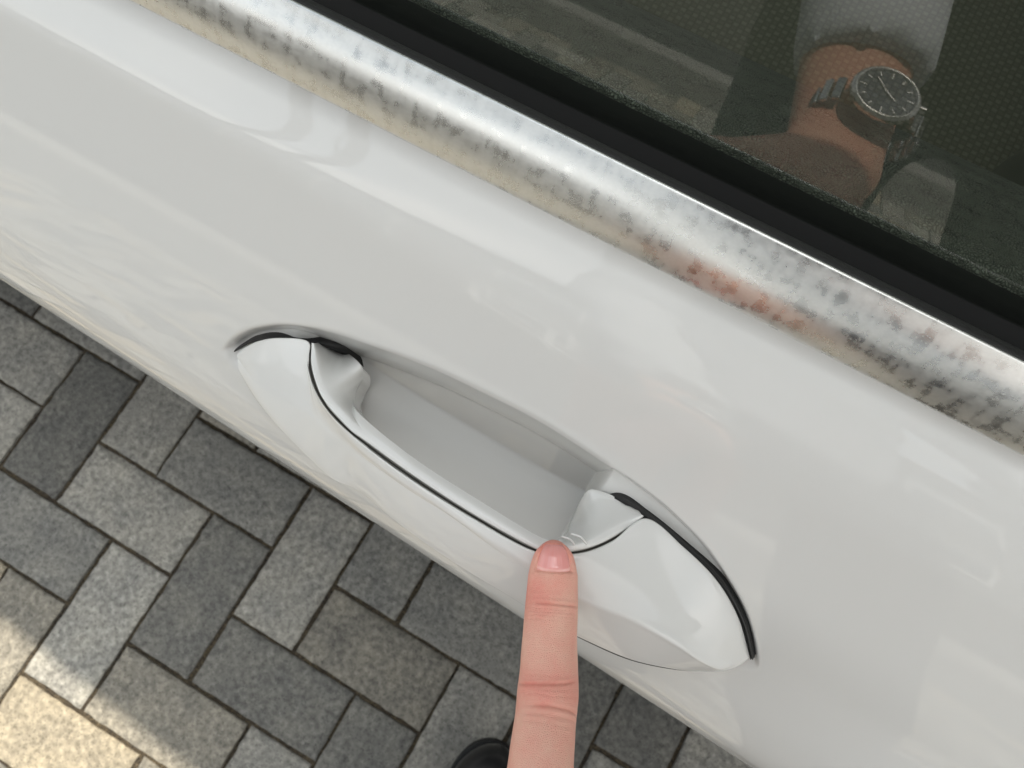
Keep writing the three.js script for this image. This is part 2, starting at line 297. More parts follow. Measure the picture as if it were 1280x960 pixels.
const IC=[[-0.1094,0.7994,-0.0363],[-0.1046,0.8002,-0.0292],[-0.0963,0.8037,-0.0225],[-0.0901,0.8052,-0.0191],[-0.0845,0.8067,-0.0172],[-0.0758,0.8079,-0.0149],[-0.0683,0.8087,-0.0141],[-0.0467,0.8107,-0.0121],[-0.0220,0.8122,-0.0110],[0.0017,0.8127,-0.0115],[0.0088,0.8127,-0.0143],[0.0147,0.8122,-0.0182],[0.0191,0.8107,-0.0225],[0.0228,0.8092,-0.0276],[0.0268,0.8062,-0.0344],[0.0296,0.8063,-0.0405]];
const IB=[[-0.1083,0.7997,-0.0366],[-0.1023,0.8002,-0.0305],[-0.0938,0.8037,-0.0243],[-0.0884,0.8052,-0.0215],[-0.0828,0.8067,-0.0199],[-0.0745,0.8077,-0.0176],[-0.0675,0.8092,-0.0166],[-0.0464,0.8112,-0.0143],[-0.0216,0.8127,-0.0131],[0.0018,0.8132,-0.0129],[0.0080,0.8132,-0.0152],[0.0137,0.8132,-0.0200],[0.0175,0.8112,-0.0248],[0.0209,0.8087,-0.0306],[0.0251,0.8062,-0.0364],[0.0286,0.8061,-0.0406]];
const IA=[[-0.1134,0.7821,-0.0396],[-0.1063,0.7742,-0.0433],[-0.0905,0.7941,-0.0392],[-0.0886,0.7871,-0.0361],[-0.0894,0.7817,-0.0313],[-0.0821,0.7997,-0.0237],[-0.0691,0.8072,-0.0201],[-0.0468,0.8092,-0.0173],[-0.0220,0.8107,-0.0162],[0.0023,0.8112,-0.0160],[0.0082,0.8097,-0.0198],[0.0090,0.7853,-0.0288],[0.0082,0.7927,-0.0365],[0.0094,0.7978,-0.0407],[0.0174,0.8003,-0.0423],[0.0269,0.8007,-0.0421]];
const RA=[[0.0077,0.8132,-0.0195],[0.0108,0.8133,-0.0201],[0.0132,0.8131,-0.0191]];
const RB=[[0.0101,0.8126,-0.0220],[0.0138,0.8128,-0.0226],[0.0166,0.8127,-0.0215]];
const GI=[[0.0104,0.7810,-0.0430],[0.0179,0.7996,-0.0423],[0.0317,0.7981,-0.0413],[0.0480,0.7954,-0.0396],[0.0647,0.7897,-0.0359],[0.0799,0.7792,-0.0292],[0.0930,0.7693,-0.0190]];
const GO=[[0.0105,0.7822,-0.0439],[0.0195,0.8022,-0.0446],[0.0314,0.8018,-0.0443],[0.0498,0.7976,-0.0415],[0.0668,0.7940,-0.0375],[0.0826,0.7878,-0.0287],[0.0940,0.7745,-0.0202]];
const LI=[[-0.1453,0.7710,-0.0223],[-0.1377,0.7787,-0.0287],[-0.1272,0.7862,-0.0334],[-0.1159,0.7856,-0.0380],[-0.1084,0.7763,-0.0425],[-0.0990,0.7711,-0.0425],[-0.0945,0.7693,-0.0385]];
const LO=[[-0.1460,0.7726,-0.0238],[-0.1383,0.7815,-0.0300],[-0.1278,0.7888,-0.0346],[-0.1157,0.7892,-0.0399],[-0.1014,0.7962,-0.0422],[-0.0985,0.7736,-0.0443],[-0.0939,0.7701,-0.0397]];

{
  const C = vecs(SC), D = vecs(SD), E = vecs(SE), n = C.length;
  const off = (p, q, m) => p.clone().addScaledVector(q, m);
  const nrm = (A, B, i) => { const t = A[Math.min(i + 1, n - 1)].clone().sub(A[Math.max(i - 1, 0)]), c = B[i].clone().sub(A[i]); if (c.length() < 0.004) return V(0, 0.5, 0.87); const v = c.cross(t).normalize(); return v.lerp(V(0, 0.5, 0.87), 0.25).normalize(); };
  const N1 = C.map((_, i) => nrm(C, D, i)), N2 = D.map((_, i) => nrm(D, E, i));
  const IN = V(0, -0.25, -0.97), DN = V(0, -1, -0.06);
  const rows = [
    C.map((p) => off(p, DN, 0.008)), C.map((p) => off(p, DN, 0.0022)), C.map((p) => off(p, DN, 0.0005)),
    C.map((p, i) => { const d = D[i].clone().sub(p); return off(p, d, Math.min(0.3, 0.0007 / d.length())).addScaledVector(N1[i], 0.0001); }),
    C.map((p, i) => off(p.clone().lerp(D[i], 0.5), N1[i], 0.0009)), D.map((p, i) => off(p.clone().lerp(C[i], 0.12), N1[i], 0.0003)), D.map((p) => p.clone()), D.map((p, i) => off(p.clone().lerp(E[i], 0.14), N2[i], 0.0003)),
    D.map((p, i) => off(p.clone().lerp(E[i], 0.55), N2[i], 0.0006)), E.map((p, i) => off(p.clone().lerp(D[i], 0.1), N2[i], 0.0002)), E.map((p) => off(p, IN, 0.0004)), E.map((p) => p.clone().add(V(0, -0.0016, -0.003))), E.map((p) => p.clone().add(V(0, -0.003, -0.02))),
  ];
  const handle = part('door_handle', loft(rows, 260, 90, true), paint, car);
  const ic = vecs(IC), ib = vecs(IB), ia = vecs(IA), m = ic.length;
  const stem = (i) => (i < 5 ? 1 : i > 10 ? 1 : 0);
  const mid = (k, up, sag) => ib.map((p, i) => { const d = ia[i].distanceTo(p); return p.clone().lerp(ia[i], k).addScaledVector(V(0, 0.8, 0.5), stem(i) ? -sag * d : up); });
  const r2 = [
    ic.map((p) => off(p, DN, 0.006)), ic.map((p) => off(p, DN, 0.002)), ic.map((p) => off(p, DN, 0.0005)), ic.map((p, i) => p.clone().lerp(ib[i], 0.18)), ic.map((p, i) => off(p.clone().lerp(ib[i], 0.6), V(0, 1, 0), 0.0002)),
    ib, mid(0.35, 0.0006, 0.07), mid(0.7, 0.0005, 0.08), mid(0.92, 0.0001, 0.0), ia, ia.map((p) => off(p, DN, 0.002)), ia.map((p) => off(p, DN, 0.013)),
  ];
  part('grip_inner', loft(r2, 240, 70, true), paint, handle);
  // dark strip that deepens the shade at the bottom of the seam between shell and inner piece
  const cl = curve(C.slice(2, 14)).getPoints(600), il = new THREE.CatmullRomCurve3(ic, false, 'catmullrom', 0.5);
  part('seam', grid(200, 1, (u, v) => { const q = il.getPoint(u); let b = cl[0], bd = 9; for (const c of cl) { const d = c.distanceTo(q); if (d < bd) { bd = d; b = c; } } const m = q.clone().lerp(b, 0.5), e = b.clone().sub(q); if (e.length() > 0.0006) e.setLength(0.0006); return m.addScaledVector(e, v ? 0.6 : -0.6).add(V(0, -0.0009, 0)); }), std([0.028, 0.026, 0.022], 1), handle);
  for (const r of [RA, RB]) part('sensor_rib', new THREE.TubeGeometry(curve(vecs(r)), 24, 0.0004, 8), paint, handle);   // pressed ribs of the locking sensor
  const ribbon = (I, O, lift, ribs) => {
    const i = vecs(I), o = vecs(O), ci = curve(i), co = curve(o), nn = V(0, 0.54, 0.84);
    return grid(140, 36, (u, v) => { const a = ci.getPoint(u), b = co.getPoint(u); b.lerp(a, ribs ? 0.3 : 0.4); const w = Math.sin(Math.PI * v); const r = ribs ? 0.00035 * Math.cos(v * Math.PI * 2 * ribs) : 0; return a.lerp(b, v).addScaledVector(nn, lift * Math.pow(w, 0.4) + r * Math.min(1, w * 3) - 0.004 * Math.pow(1 - w, 8)); });
  };
  for (const [f, t] of [[10, 17]]) { const ec = curve(E.slice(f, t + 1)); part('gasket_or_shade_strip', grid(90, 1, (u, v) => ec.getPoint(u).add(v ? V(0, -0.0045, 0.0003 * Math.sin(Math.PI * u) - (f ? 0 : 0.004 * smooth(0.45, 0.9, u))) : V(0, -0.0006, -0.0015))), std([0.03, 0.03, 0.03], 0.9), handle); }   // dark strip that paints in the gap shade under the lower edge
  part('gasket_or_shade_strip', ribbon(GI, GO, 0.0012, 3), rubber, handle);
  part('gasket_or_shade_strip', ribbon(LI, LO, 0.0026, 0), rubber, handle);
}

// ---- window belt: trim, lip, felt channel, glass
const trimF = (u, v) => {
  const drip = tile((a, b) => fbm(a * 300, b * 3.4, 3, 4), u, v), cl = tile((a, b) => fbm(a * 150, b * 10, 8, 5), u, v), big = tile((a, b) => fbm(a * 8, b * 1.2, 5, 3), u, v);
  let haze = smooth(-0.55, 0.24, cl * 0.9 + drip * 0.8 + big * 0.3);
  const w = worley(u * 640, v * 26, 640, 5), w2 = worley(u * 300, v * 12, 300, 8);
  const s = Math.max(smooth(0.24, 0.1, w[0]) * (hash(Math.floor(u * 640), Math.floor(v * 26), 3) > 0.4 ? 1 : 0), smooth(0.2, 0.08, w2[0]) * (hash(Math.floor(u * 300), Math.floor(v * 12), 4) > 0.5 ? 0.9 : 0));
  haze = Math.max(haze * (0.86 + 0.3 * fbm(u * 900, v * 40, 3, 2)), s * 0.7);
  const tint = tile((a, b) => fbm(a * 5, b * 2, 14, 3), u, v);
  return [haze, tint];
};
const trimHT = []; for (let j = 0; j < 256; j++) for (let i = 0; i < 2048; i++) trimHT.push(trimF(i / 2048, j / 256));
const trimC = tex(2048, 256, (u, v, i, j) => { const [haze, tint] = trimHT[j * 2048 + i], c = lerp(0.78, 0.88, haze); return [c, c, c * 0.985]; }, true, [1 / 0.8, 1 / 0.034]);
const trimMR = tex(2048, 256, (u, v, i, j) => { const haze = trimHT[j * 2048 + i][0]; return [0, lerp(0.2, 0.35, haze), lerp(1, 0.9, haze)]; }, false, [1 / 0.8, 1 / 0.034]);
const trimMat = std([1, 1, 1], 1, { metalness: 1, map: trimC, roughnessMap: trimMR, metalnessMap: trimMR });
{
  // rounded section: the face turns steadily from nearly upright at the paint to nearly flat at the glass
  const pr = [[H - 0.2025, -0.0985], [H - 0.2012, -0.0935]], N = 60, L = 0.0243; let y = H - 0.2000, z = -0.0921;
  for (let i = 0; i <= N; i++) { pr.push([y, z]); const t = i / N, f = (lerp(81, 28, t) + (t < 0.04 ? 14 * (0.04 - t) / 0.04 : 0) - (t > 0.96 ? 40 * (t - 0.96) / 0.04 : 0)) * Math.PI / 180; y += Math.sin(f) * L / N; z -= Math.cos(f) * L / N; }
  pr.push([y - 0.0012, z - 0.0003], [y - 0.004, z - 0.0002]);
  part('window_trim', sweep(pr, -1.1, 1.4, 60, beltYaw), trimMat, car, 'weathered silver trim strip with white water stains below the window');
  const lip = resample([[H - 0.186, -0.1040], [H - 0.1820, -0.1053], [H - 0.1815, -0.1060], [H - 0.1823, -0.1084], [H - 0.1836, -0.1096], [H - 0.19, -0.1100], [H - 0.2, -0.1095]], 30);
  part('window_seal', sweep(lip, -1.1, 1.4, 40, beltYaw), std([0.008, 0.008, 0.008], 0.6, { bumpMap: tex(256, 256, (u, v) => { const c = 0.5 + fbm(u * 60, v * 60, 2, 3); return [c, c, c]; }, false, [40, 40]), bumpScale: 0.0001 }), car);
  part('felt_channel', sweep([[H - 0.1848, -0.1090], [H - 0.1858, -0.112], [H - 0.1868, -0.1176]], -1.1, 1.4, 2, beltYaw), std([0.003, 0.003, 0.003], 1), car);
  part('inner_seal', sweep([[H - 0.2, -0.1182], [H - 0.1895, -0.1186], [H - 0.1905, -0.124], [H - 0.194, -0.1298]], -1.1, 1.4, 2, beltYaw), std([0.003, 0.003, 0.003], 1), car);
}
const TILT = 19 * Math.PI / 180, gz = (y) => -0.1172 - (y - (H - 0.186)) * Math.tan(TILT);
const glassMat = phys([0.68, 0.74, 0.68], 0.0, { transmission: 1, thickness: 0, ior: 1.66, specularIntensity: 1 });
{
  const glass = part('window_glass', sweep([[0.86, gz(0.86)], [1.37, gz(1.37)]], -0.95, 0.6, 2, beltYaw), glassMat, car);
  const cv = document.createElement('canvas'); cv.width = 256; cv.height = 128; const cx = cv.getContext('2d');
  cx.fillStyle = '#000'; cx.fillRect(0, 0, 256, 128); cx.fillStyle = '#fff'; cx.font = '44px sans-serif'; cx.fillText('ocep', 20, 50);
  for (let r = 0; r < 2; r++) for (let k = 0; k < 9; k++) cx.fillRect(20 + k * 20 + r * 8, 74 + r * 22, 7, 6);
  const at = new THREE.CanvasTexture(cv), st = part('glass_stamp', new THREE.PlaneGeometry(0.022, 0.011), std([0.02, 0.02, 0.02], 0.8, { alphaMap: at, transparent: true }), glass);
  st.position.set(0.083, 0.9115, gz(0.9115) - 0.0006 + beltYaw(0.083)); st.rotation.set(-TILT, 0.011, 0);
  part('window_glass', sweep([[0.86, gz(0.86)], [1.37, gz(1.37)]], 0.66, 1.35, 2, beltYaw), glassMat, car);
}
// ---- inside the car
const leatherBump = tex(1024, 1024, (u, v) => { const du = tile((a, b) => fbm(a * 9, b * 9, 2, 3), u, v) * 0.05, dv = tile((a, b) => fbm(a * 9, b * 9, 6, 3), u, v) * 0.05; const [a, b] = worley((u + du) * 128, (v + dv) * 128, 128, 2), [c, d] = worley((u + du) * 14, (v + dv) * 26, 364, 4); const e = smooth(0, 0.4, b - a) * 0.55 + smooth(0, 0.14, d - c) * 0.2 + 0.2 + 0.5 * tile((p, q) => fbm(p * 12, q * 20, 4, 3), u, v); return [e, e, e]; }, false, [9, 9]);
const leatherGrainShade = tex(1024, 1024, (u, v, i, j) => { const e = 0.42 + 0.8 * leatherBump.image.data[(j * 1024 + i) * 4] / 255; return [e, e, e]; }, true, [9, 9]);  // grain and crease shade painted into the leather colour, taken from the bump
const leather = std([0.19, 0.193, 0.165], 0.6, { map: leatherGrainShade, bumpMap: leatherBump, bumpScale: 0.0024 });
{
  const p = resample([[0.80, -0.129], [0.872, -0.1285], [0.8805, -0.1292], [0.8835, -0.1312], [0.8830, -0.136], [0.877, -0.150], [0.860, -0.177], [0.8455, -0.1935], [0.838, -0.199], [0.825, -0.2025], [0.76, -0.2], [0.6, -0.19], [0.3, -0.19]], 90);
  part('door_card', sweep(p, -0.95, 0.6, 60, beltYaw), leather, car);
  const weave = (c) => tex(512, 512, (u, v) => { const n = 20, a = u * n, b = v * n, i = Math.floor(a), j = Math.floor(b), x = a - i - 0.5, y = b - j - 0.5; const over = (i + j) & 1; const d = over ? 1 - Math.pow(Math.abs(x) * 2, 3) : 1 - Math.pow(Math.abs(y) * 2, 3); const m = Math.max(Math.abs(x), Math.abs(y)) * 2, t = 0.55 + (over ? 0.15 : 0.08) * (1 - Math.pow(m, 4)) + fbm(u * 150, v * 150, 2, 2) * 0.22; return c ? [t, t * 0.985, t * 0.94] : [t, t, t]; }, c, [6.5, 6.5]);
  const cloth = std([0.5, 0.49, 0.44], 0.95, { map: weave(true), bumpMap: weave(false), bumpScale: 0.0015 });
  const seat = part('seat', new RoundedBoxGeometry(0.62, 0.2, 0.5, 8, 0.07), cloth, car); seat.position.set(0.02, 0.53, -0.56);
  const gbox = (sx, sy, sz, r, seg = 8) => { const g = new RoundedBoxGeometry(sx, sy, sz, seg, r); return g; };
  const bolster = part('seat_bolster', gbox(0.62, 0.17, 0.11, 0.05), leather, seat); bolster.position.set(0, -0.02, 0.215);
  const back = part('seat_back', gbox(0.16, 0.75, 0.5, 0.07), cloth, seat); back.position.set(0.36, 0.35, 0); back.rotation.z = -0.25;
  const bb = part('seat_bolster', gbox(0.13, 0.6, 0.12, 0.055), std([0.3, 0.29, 0.24], 0.7, { bumpMap: leatherBump, bumpScale: 0.0008 }), seat); bb.position.set(0.24, 0.30, 0.2); bb.rotation.z = -0.25;
  part('cabin_floor', new THREE.BoxGeometry(2.3, 0.04, 1.5), std([0.02, 0.02, 0.02], 1), car).position.set(0, 0.24, -0.95);
  part('far_body_side', new THREE.BoxGeometry(3.2, 0.72, 0.12), paint, car).position.set(0, 0.52, -1.78);
  part('bulkhead', new THREE.BoxGeometry(0.1, 0.75, 1.6), darkPlastic, car).position.set(-1.1, 0.53, -0.95);
  part('bulkhead', new THREE.BoxGeometry(0.1, 0.75, 1.6), darkPlastic, car).position.set(1.5, 0.53, -0.95);
}
// ---- roof, pillars, front, back, wheels
{
  const roof = (k) => { const out = []; for (let i = 0; i <= 24; i++) { const t = i / 24, z = lerp(0, -1.3, t); out.push([1.385 + 0.075 * Math.pow(Math.sin(Math.PI * t), 0.7) - k, z]); } return out; };
  const zf = (x) => -0.29 + 0.073 * x;
  const top = sweep(roof(0), -0.75, 1.35, 8, zf), under = sweep(roof(0.03), -0.75, 1.35, 8, zf), rim1 = sweep([[1.385, 0], [1.355, 0]], -0.75, 1.35, 8, zf), rim2 = sweep([[1.385, -1.3], [1.355, -1.3]], -0.75, 1.35, 8, zf);
  part('roof', mergeGeometries([top, under, rim1, rim2]), paint, car);
  const bar = (a, b, w, m, name) => { const A = V(...a), B = V(...b), g = new RoundedBoxGeometry(w, A.distanceTo(B), 0.05, 3, 0.015); const q = new THREE.Quaternion().setFromUnitVectors(V(0, 1, 0), B.clone().sub(A).normalize()); g.applyQuaternion(q); const c = A.add(B).multiplyScalar(0.5); g.translate(c.x, c.y, c.z); return part(name, g, m, car); };
  bar([0.63, 0.87, -0.15], [0.64, 1.38, -0.29], 0.06, blackGloss, 'door_pillar');
  bar([-1.2, 0.9, -0.17], [-0.72, 1.39, -0.35], 0.06, paint, 'windscreen_pillar'); bar([1.6, 0.9, -0.17], [1.32, 1.38, -0.24], 0.09, paint, 'rear_pillar');
  bar([0.63, 0.87, -1.72], [0.64, 1.38, -1.55], 0.06, blackGloss, 'door_pillar'); bar([-1.2, 0.9, -1.72], [-0.72, 1.39, -1.6], 0.06, paint, 'windscreen_pillar'); bar([1.6, 0.9, -1.72], [1.32, 1.38, -1.5], 0.09, paint, 'rear_pillar');
  const slab = (x0, y0, x1, y1) => grid(12, 12, (u, v) => V(lerp(x0, x1, v), lerp(y0, y1, v), lerp(-0.2, -1.68, u) - 0.0 + (v * 0.12) * (0.5 - u) * -2), null);
  part('windscreen', slab(-1.22, 0.9, -0.74, 1.385), glassMat, car); part('rear_screen', slab(1.62, 0.9, 1.34, 1.385), glassMat, car);
  const nose = new RoundedBoxGeometry(0.95, 0.66, 1.72, 8, 0.14); nose.translate(-1.68, 0.54, -0.92); part('bonnet', nose, paint, car);
  const tail = new RoundedBoxGeometry(0.75, 0.72, 1.7, 8, 0.14); tail.translate(1.85, 0.57, -0.94); part('boot', tail, paint, car);
  for (const [x, z] of [[-1.4, -0.12], [1.45, -0.12], [-1.4, -1.72], [1.45, -1.72]]) {
    const w = part('wheel', new THREE.TorusGeometry(0.235, 0.095, 18, 48), std([0.02, 0.02, 0.02], 0.85), car); w.position.set(x, 0.33, z);
    const r = part('rim', new THREE.CylinderGeometry(0.2, 0.2, 0.12, 40).rotateX(Math.PI / 2), std([0.5, 0.5, 0.52], 0.3, { metalness: 1 }), w); r.position.z = 0;
  }
}

// ------------------------------------------------------------------ added unseen roof, put in so that its edge throws the shade
{
  const s = thing('added_shade_roof', 'added unseen flat grey roof on posts, put in to throw shade beside the parked car', 'shelter', [0.04, 0, -0.42]);
  s.rotation.y = -0.072;
  const st = std([0.3, 0.3, 0.3], 0.6);
  part('roof', new RoundedBoxGeometry(9, 0.12, 3.4, 3, 0.02).translate(0, 2.31, -1.7), st, s);
  for (const x of [-3.6, 3.6]) part('post', new RoundedBoxGeometry(0.12, 2.26, 0.12, 3, 0.02).translate(x, 1.13, -3.1), st, s);
}

// ------------------------------------------------------------------ the person whose finger presses the handle
const person = thing('person', 'person in white shirt and dark trousers pressing the car door handle with an index finger', 'person', [0, 0, 0]);
const toPart = (g) => g;
// index finger: rings along a bent axis, tip first
const FT = curve(vecs([[0.0060, 0.8172, -0.0170], [0.0090, 0.8176, -0.0110], [0.0153, 0.8180, 0.0014], [0.0201, 0.8186, 0.0114], [0.0267, 0.8200, 0.0243], [0.0351, 0.8245, 0.0444], [0.0430, 0.8282, 0.0620], [0.0465, 0.8290, 0.0720], [0.0480, 0.8290, 0.0800]]));
const FL = FT.getLength();
const skinTone = (r, g, b) => [r, g, b];
{
  const tab = (x, t) => { for (let i = 1; i < t.length; i++) if (x <= t[i][0]) { const k = clamp((x - t[i - 1][0]) / (t[i][0] - t[i - 1][0])); return lerp(t[i - 1][1], t[i][1], k * k * (3 - 2 * k) * 0.5 + k * 0.5); } return t[t.length - 1][1]; };
  const wid = [[0, 0.0064], [0.006, 0.0072], [0.013, 0.0082], [0.021, 0.0086], [0.03, 0.00875], [0.040, 0.0092], [0.048, 0.0097], [0.055, 0.0095], [0.066, 0.0099], [0.078, 0.0105], [0.12, 0.0115]];
  const hei = [[0, 0.0052], [0.006, 0.0062], [0.013, 0.0068], [0.021, 0.0070], [0.03, 0.0075], [0.040, 0.0082], [0.048, 0.0086], [0.055, 0.0085], [0.066, 0.0090], [0.078, 0.0098], [0.12, 0.0115]];
  const frame = (s) => { const t = clamp(s / FL), p = FT.getPointAt(t), d = FT.getTangentAt(clamp(t, 0.001, 0.999)); const side = V(0, 1, 0).cross(d).normalize().negate(); const up = side.clone().cross(d).normalize(); if (up.y < 0) up.negate(); return [p, d, side, up]; };
  // s0: place, w: half width, d: depth, k: bow of the line, lo/hi: angle span (from -1 left to 1 right)
  const creases = [[0.0206, 0.00042, 0.00052, 0.0006, -0.62, 0.35], [0.0222, 0.00040, 0.00018, 0.0004, -0.4, 0.7], [0.0232, 0.00035, 0.00022, 0.0005, -0.55, 0.6], [0.0243, 0.00035, 0.00022, 0.0004, -0.5, 0.55], [0.0255, 0.0004, 0.00013, 0.0004, -0.45, 0.6], [0.0187, 0.0005, 0.00012, 0.0005, -0.3, 0.5],
    [0.0452, 0.00045, 0.00055, -0.0012, -0.55, 0.72], [0.0520, 0.0005, 0.00055, 0.0020, -0.75, 0.25], [0.0486, 0.0005, 0.0002, -0.0006, -0.5, 0.4], [0.0425, 0.0004, 0.0001, -0.0008, -0.1, 0.8], [0.0545, 0.0005, 0.00014, 0.0012, -0.6, 0.5], [0.0568, 0.0005, 0.0001, 0.001, -0.5, 0.5]];
  const nailIn = (s, a) => { const w = smooth(0.56, 0.50, Math.abs(a)), l = smooth(0.0012, 0.0022, s) * smooth(0.0113 - 0.0016 * a * a, 0.0106 - 0.0016 * a * a, s); return w * l; };
  const surf = (s, th, o = {}) => {                                  // th = 0 is the back of the finger; positive to its +side
    const [p, d, side, up] = frame(s);
    const cap = s < 0.0095 ? Math.sqrt(Math.max(0, 1 - Math.pow(1 - s / 0.0095, 2.2))) : 1;
    let a = tab(s, wid) * cap, b = tab(s, hei) * (s < 0.0065 ? Math.sqrt(Math.max(0, 1 - Math.pow(1 - s / 0.0065, 2.2))) : 1);
    let sx = Math.sin(th), cy = Math.cos(th); const n = 2.25;
    const q = Math.pow(Math.pow(Math.abs(sx), n) + Math.pow(Math.abs(cy), n), -1 / n); sx *= q; cy *= q;
    let r = 0; const al = th / (Math.PI / 2);
    if (Math.abs(al) < 1.1) {
      for (const [s0, w, dd, k, lo, hi] of creases) { const c = s0 + 0.0005 * fbm(al * 2.2, s0 * 900, 2, 3) + k * al * al + (k < 0 && s0 === 0.0452 ? 0.0016 * al : 0), e = (s - c) / w, m = smooth(lo - 0.25, lo + 0.1, al) * smooth(hi + 0.25, hi - 0.1, al); r -= 0.6 * dd * Math.exp(-e * e) * m; r += dd * 0.35 * Math.exp(-Math.pow((Math.abs(e) - 2.4) / 1.3, 2)) * m; }
      r += 0.0006 * Math.exp(-Math.pow((s - 0.0486) / 0.0022, 2)) * smooth(1, 0, Math.abs(al));
      const fold = smooth(0.0100, 0.0118, s) * smooth(0.0165, 0.0125, s) * smooth(1.0, 0.6, Math.abs(al)); r += 0.00028 * fold;   // skin at the root of the nail
      const bank = smooth(0.50, 0.60, Math.abs(al)) * smooth(0.95, 0.7, Math.abs(al)) * smooth(0.001, 0.004, s) * smooth(0.014, 0.010, s); r += 0.00035 * bank;
      r -= 0.00055 * nailIn(s, al);
    }
    r += 0.00010 * fbm(s * 260, th * 4, 2, 3) + 0.00003 * Math.sin(s * 9000 + 6 * fbm(th * 3, s * 90, 1, 2)) * smooth(0.012, 0.02, s);
    if (o.flat) r = o.flat;
    return p.clone().addScaledVector(side, sx * (a + r)).addScaledVector(up, cy * (b + r));
  };
  const nu = 220, nv = 440, S = (v) => Math.pow(v, 1.35) * 0.1;
  const fg = grid(nu, nv, (u, v) => surf(S(v), (u - 0.5) * 2 * Math.PI), (u, v) => [u * 0.055, S(v)], true);
  const col = []; for (let j = 0; j <= nv; j++) for (let i = 0; i <= nu; i++) {
    const s = S(j / nv), al = ((i / nu) - 0.5) * 4;
    let c = [0.9, 0.48, 0.37];
    const red = 0.75 * Math.exp(-Math.pow((s - 0.0175) / 0.006, 2)) * smooth(-0.9, 0.9, al) * smooth(1.8, 1, Math.abs(al)) + 0.45 * Math.exp(-Math.pow((s - 0.047) / 0.007, 2)) * smooth(1.5, 0.2, Math.abs(al)) + 0.55 * smooth(0.013, 0.0, s) + 0.25 * smooth(0.8, 1.6, Math.abs(al)) * smooth(0.03, 0.0, s);
    const m = fbm(s * 140 + 3, al * 2.2, 4, 4) + 0.5 * fbm(s * 900, al * 14, 8, 3);
    const k = clamp(red * 1.5 + m * 0.75, -0.2, 1.4);
    c = [c[0] * (1 - 0.02 * k), c[1] * (1 - 0.32 * k), c[2] * (1 - 0.30 * k)];
    let dk = 0; for (const [s0, w, dd, kk, lo, hi] of creases) { const e = (s - s0 - 0.0005 * fbm(al * 2.2, s0 * 900, 2, 3) - kk * al * al - (s0 === 0.0452 ? 0.0016 * al : 0)) / (w * 1.1); dk += dd / 0.00055 * Math.exp(-e * e) * smooth(lo - 0.25, lo + 0.1, al) * smooth(hi + 0.25, hi - 0.1, al); }
    dk = clamp(dk) * 0.14; c = [c[0] * (1 - dk * 0.55), c[1] * (1 - dk * 1.1), c[2] * (1 - dk * 1.1)];
    col.push(...c);
  }
  fg.setAttribute('color', new THREE.Float32BufferAttribute(col, 3));

  // hand, wrist and forearm
  const W = [0.036, 0.829, 0.158], k = [];
  const mcp = [[0.0475, 0.8285, 0.0755], [0.0262, 0.8310, 0.0810], [0.0055, 0.8285, 0.0880], [-0.0125, 0.8225, 0.0975]];
  const pip = [null, [0.0290, 0.7900, 0.0745], [0.0080, 0.7885, 0.0830], [-0.0090, 0.7880, 0.0940]];
  const mid = [null, [0.0315, 0.7815, 0.1000], [0.0105, 0.7810, 0.1070], [-0.0065, 0.7830, 0.1130]];
  const end = [null, [0.0325, 0.8000, 0.1060], [0.0120, 0.7995, 0.1120], [-0.0040, 0.7990, 0.1170]];
  const palm = blend([cone([0.057, 0.829, 0.150], mcp[0], 0.0165, 0.0118), cone([0.050, 0.831, 0.150], mcp[1], 0.0165, 0.0125), cone([0.043, 0.829, 0.150], mcp[2], 0.0165, 0.012), cone([0.038, 0.826, 0.150], mcp[3], 0.0165, 0.0112), cone([0.053, 0.818, 0.145], [0.020, 0.816, 0.105], 0.014, 0.013), cone([0.058, 0.830, 0.158], [0.034, 0.905, 0.238], 0.0185, 0.030), cone([0.040, 0.829, 0.158], [0.022, 0.902, 0.236], 0.0185, 0.030), cone(mcp[0], [0.0440, 0.8287, 0.064], 0.0112, 0.0102)], 0.012);
  const fing = [1, 2, 3].map((i) => blend([cone(mcp[i], pip[i], 0.0112, 0.0092), cone(pip[i], mid[i], 0.0092, 0.0082), cone(mid[i], end[i], 0.008, 0.0066)], 0.003));
  const thumb = blend([cone([0.056, 0.824, 0.140], [0.066, 0.808, 0.108], 0.015, 0.0125), cone([0.066, 0.808, 0.108], [0.0625, 0.789, 0.0865], 0.0115, 0.0098), cone([0.0625, 0.789, 0.0865], [0.048, 0.779, 0.0785], 0.0096, 0.0072)], 0.005);
  const handF = (x, y, z) => Math.min(blend([palm, thumb], 0.008)(x, y, z), blend([palm, fing[0]], 0.005)(x, y, z), blend([palm, fing[1]], 0.005)(x, y, z), blend([palm, fing[2]], 0.005)(x, y, z));
  const hg = nets(handF, [-0.035, 0.765, 0.045], [0.082, 0.935, 0.262], 0.002);
  // head, neck and the body under the clothes
  const PX = 0.14;
  const bodyBones = [cone([PX, 0.95, 0.56], [PX, 1.12, 0.55], 0.13, 0.125), cone([PX, 1.12, 0.55], [PX, 1.36, 0.47], 0.125, 0.13), cone([PX - 0.15, 1.375, 0.455], [PX + 0.15, 1.375, 0.455], 0.062, 0.062), cone([PX, 1.40, 0.45], [PX, 1.53, 0.40], 0.056, 0.053),
    cone([PX - 0.17, 1.37, 0.455], [-0.03, 1.075, 0.40], 0.048, 0.040), cone([-0.03, 1.075, 0.40], [0.030, 0.91, 0.240], 0.040, 0.031),
    cone([PX + 0.17, 1.37, 0.455], [0.40, 1.10, 0.42], 0.048, 0.040), cone([0.40, 1.10, 0.42], [0.215, 1.115, 0.215], 0.040, 0.029)];
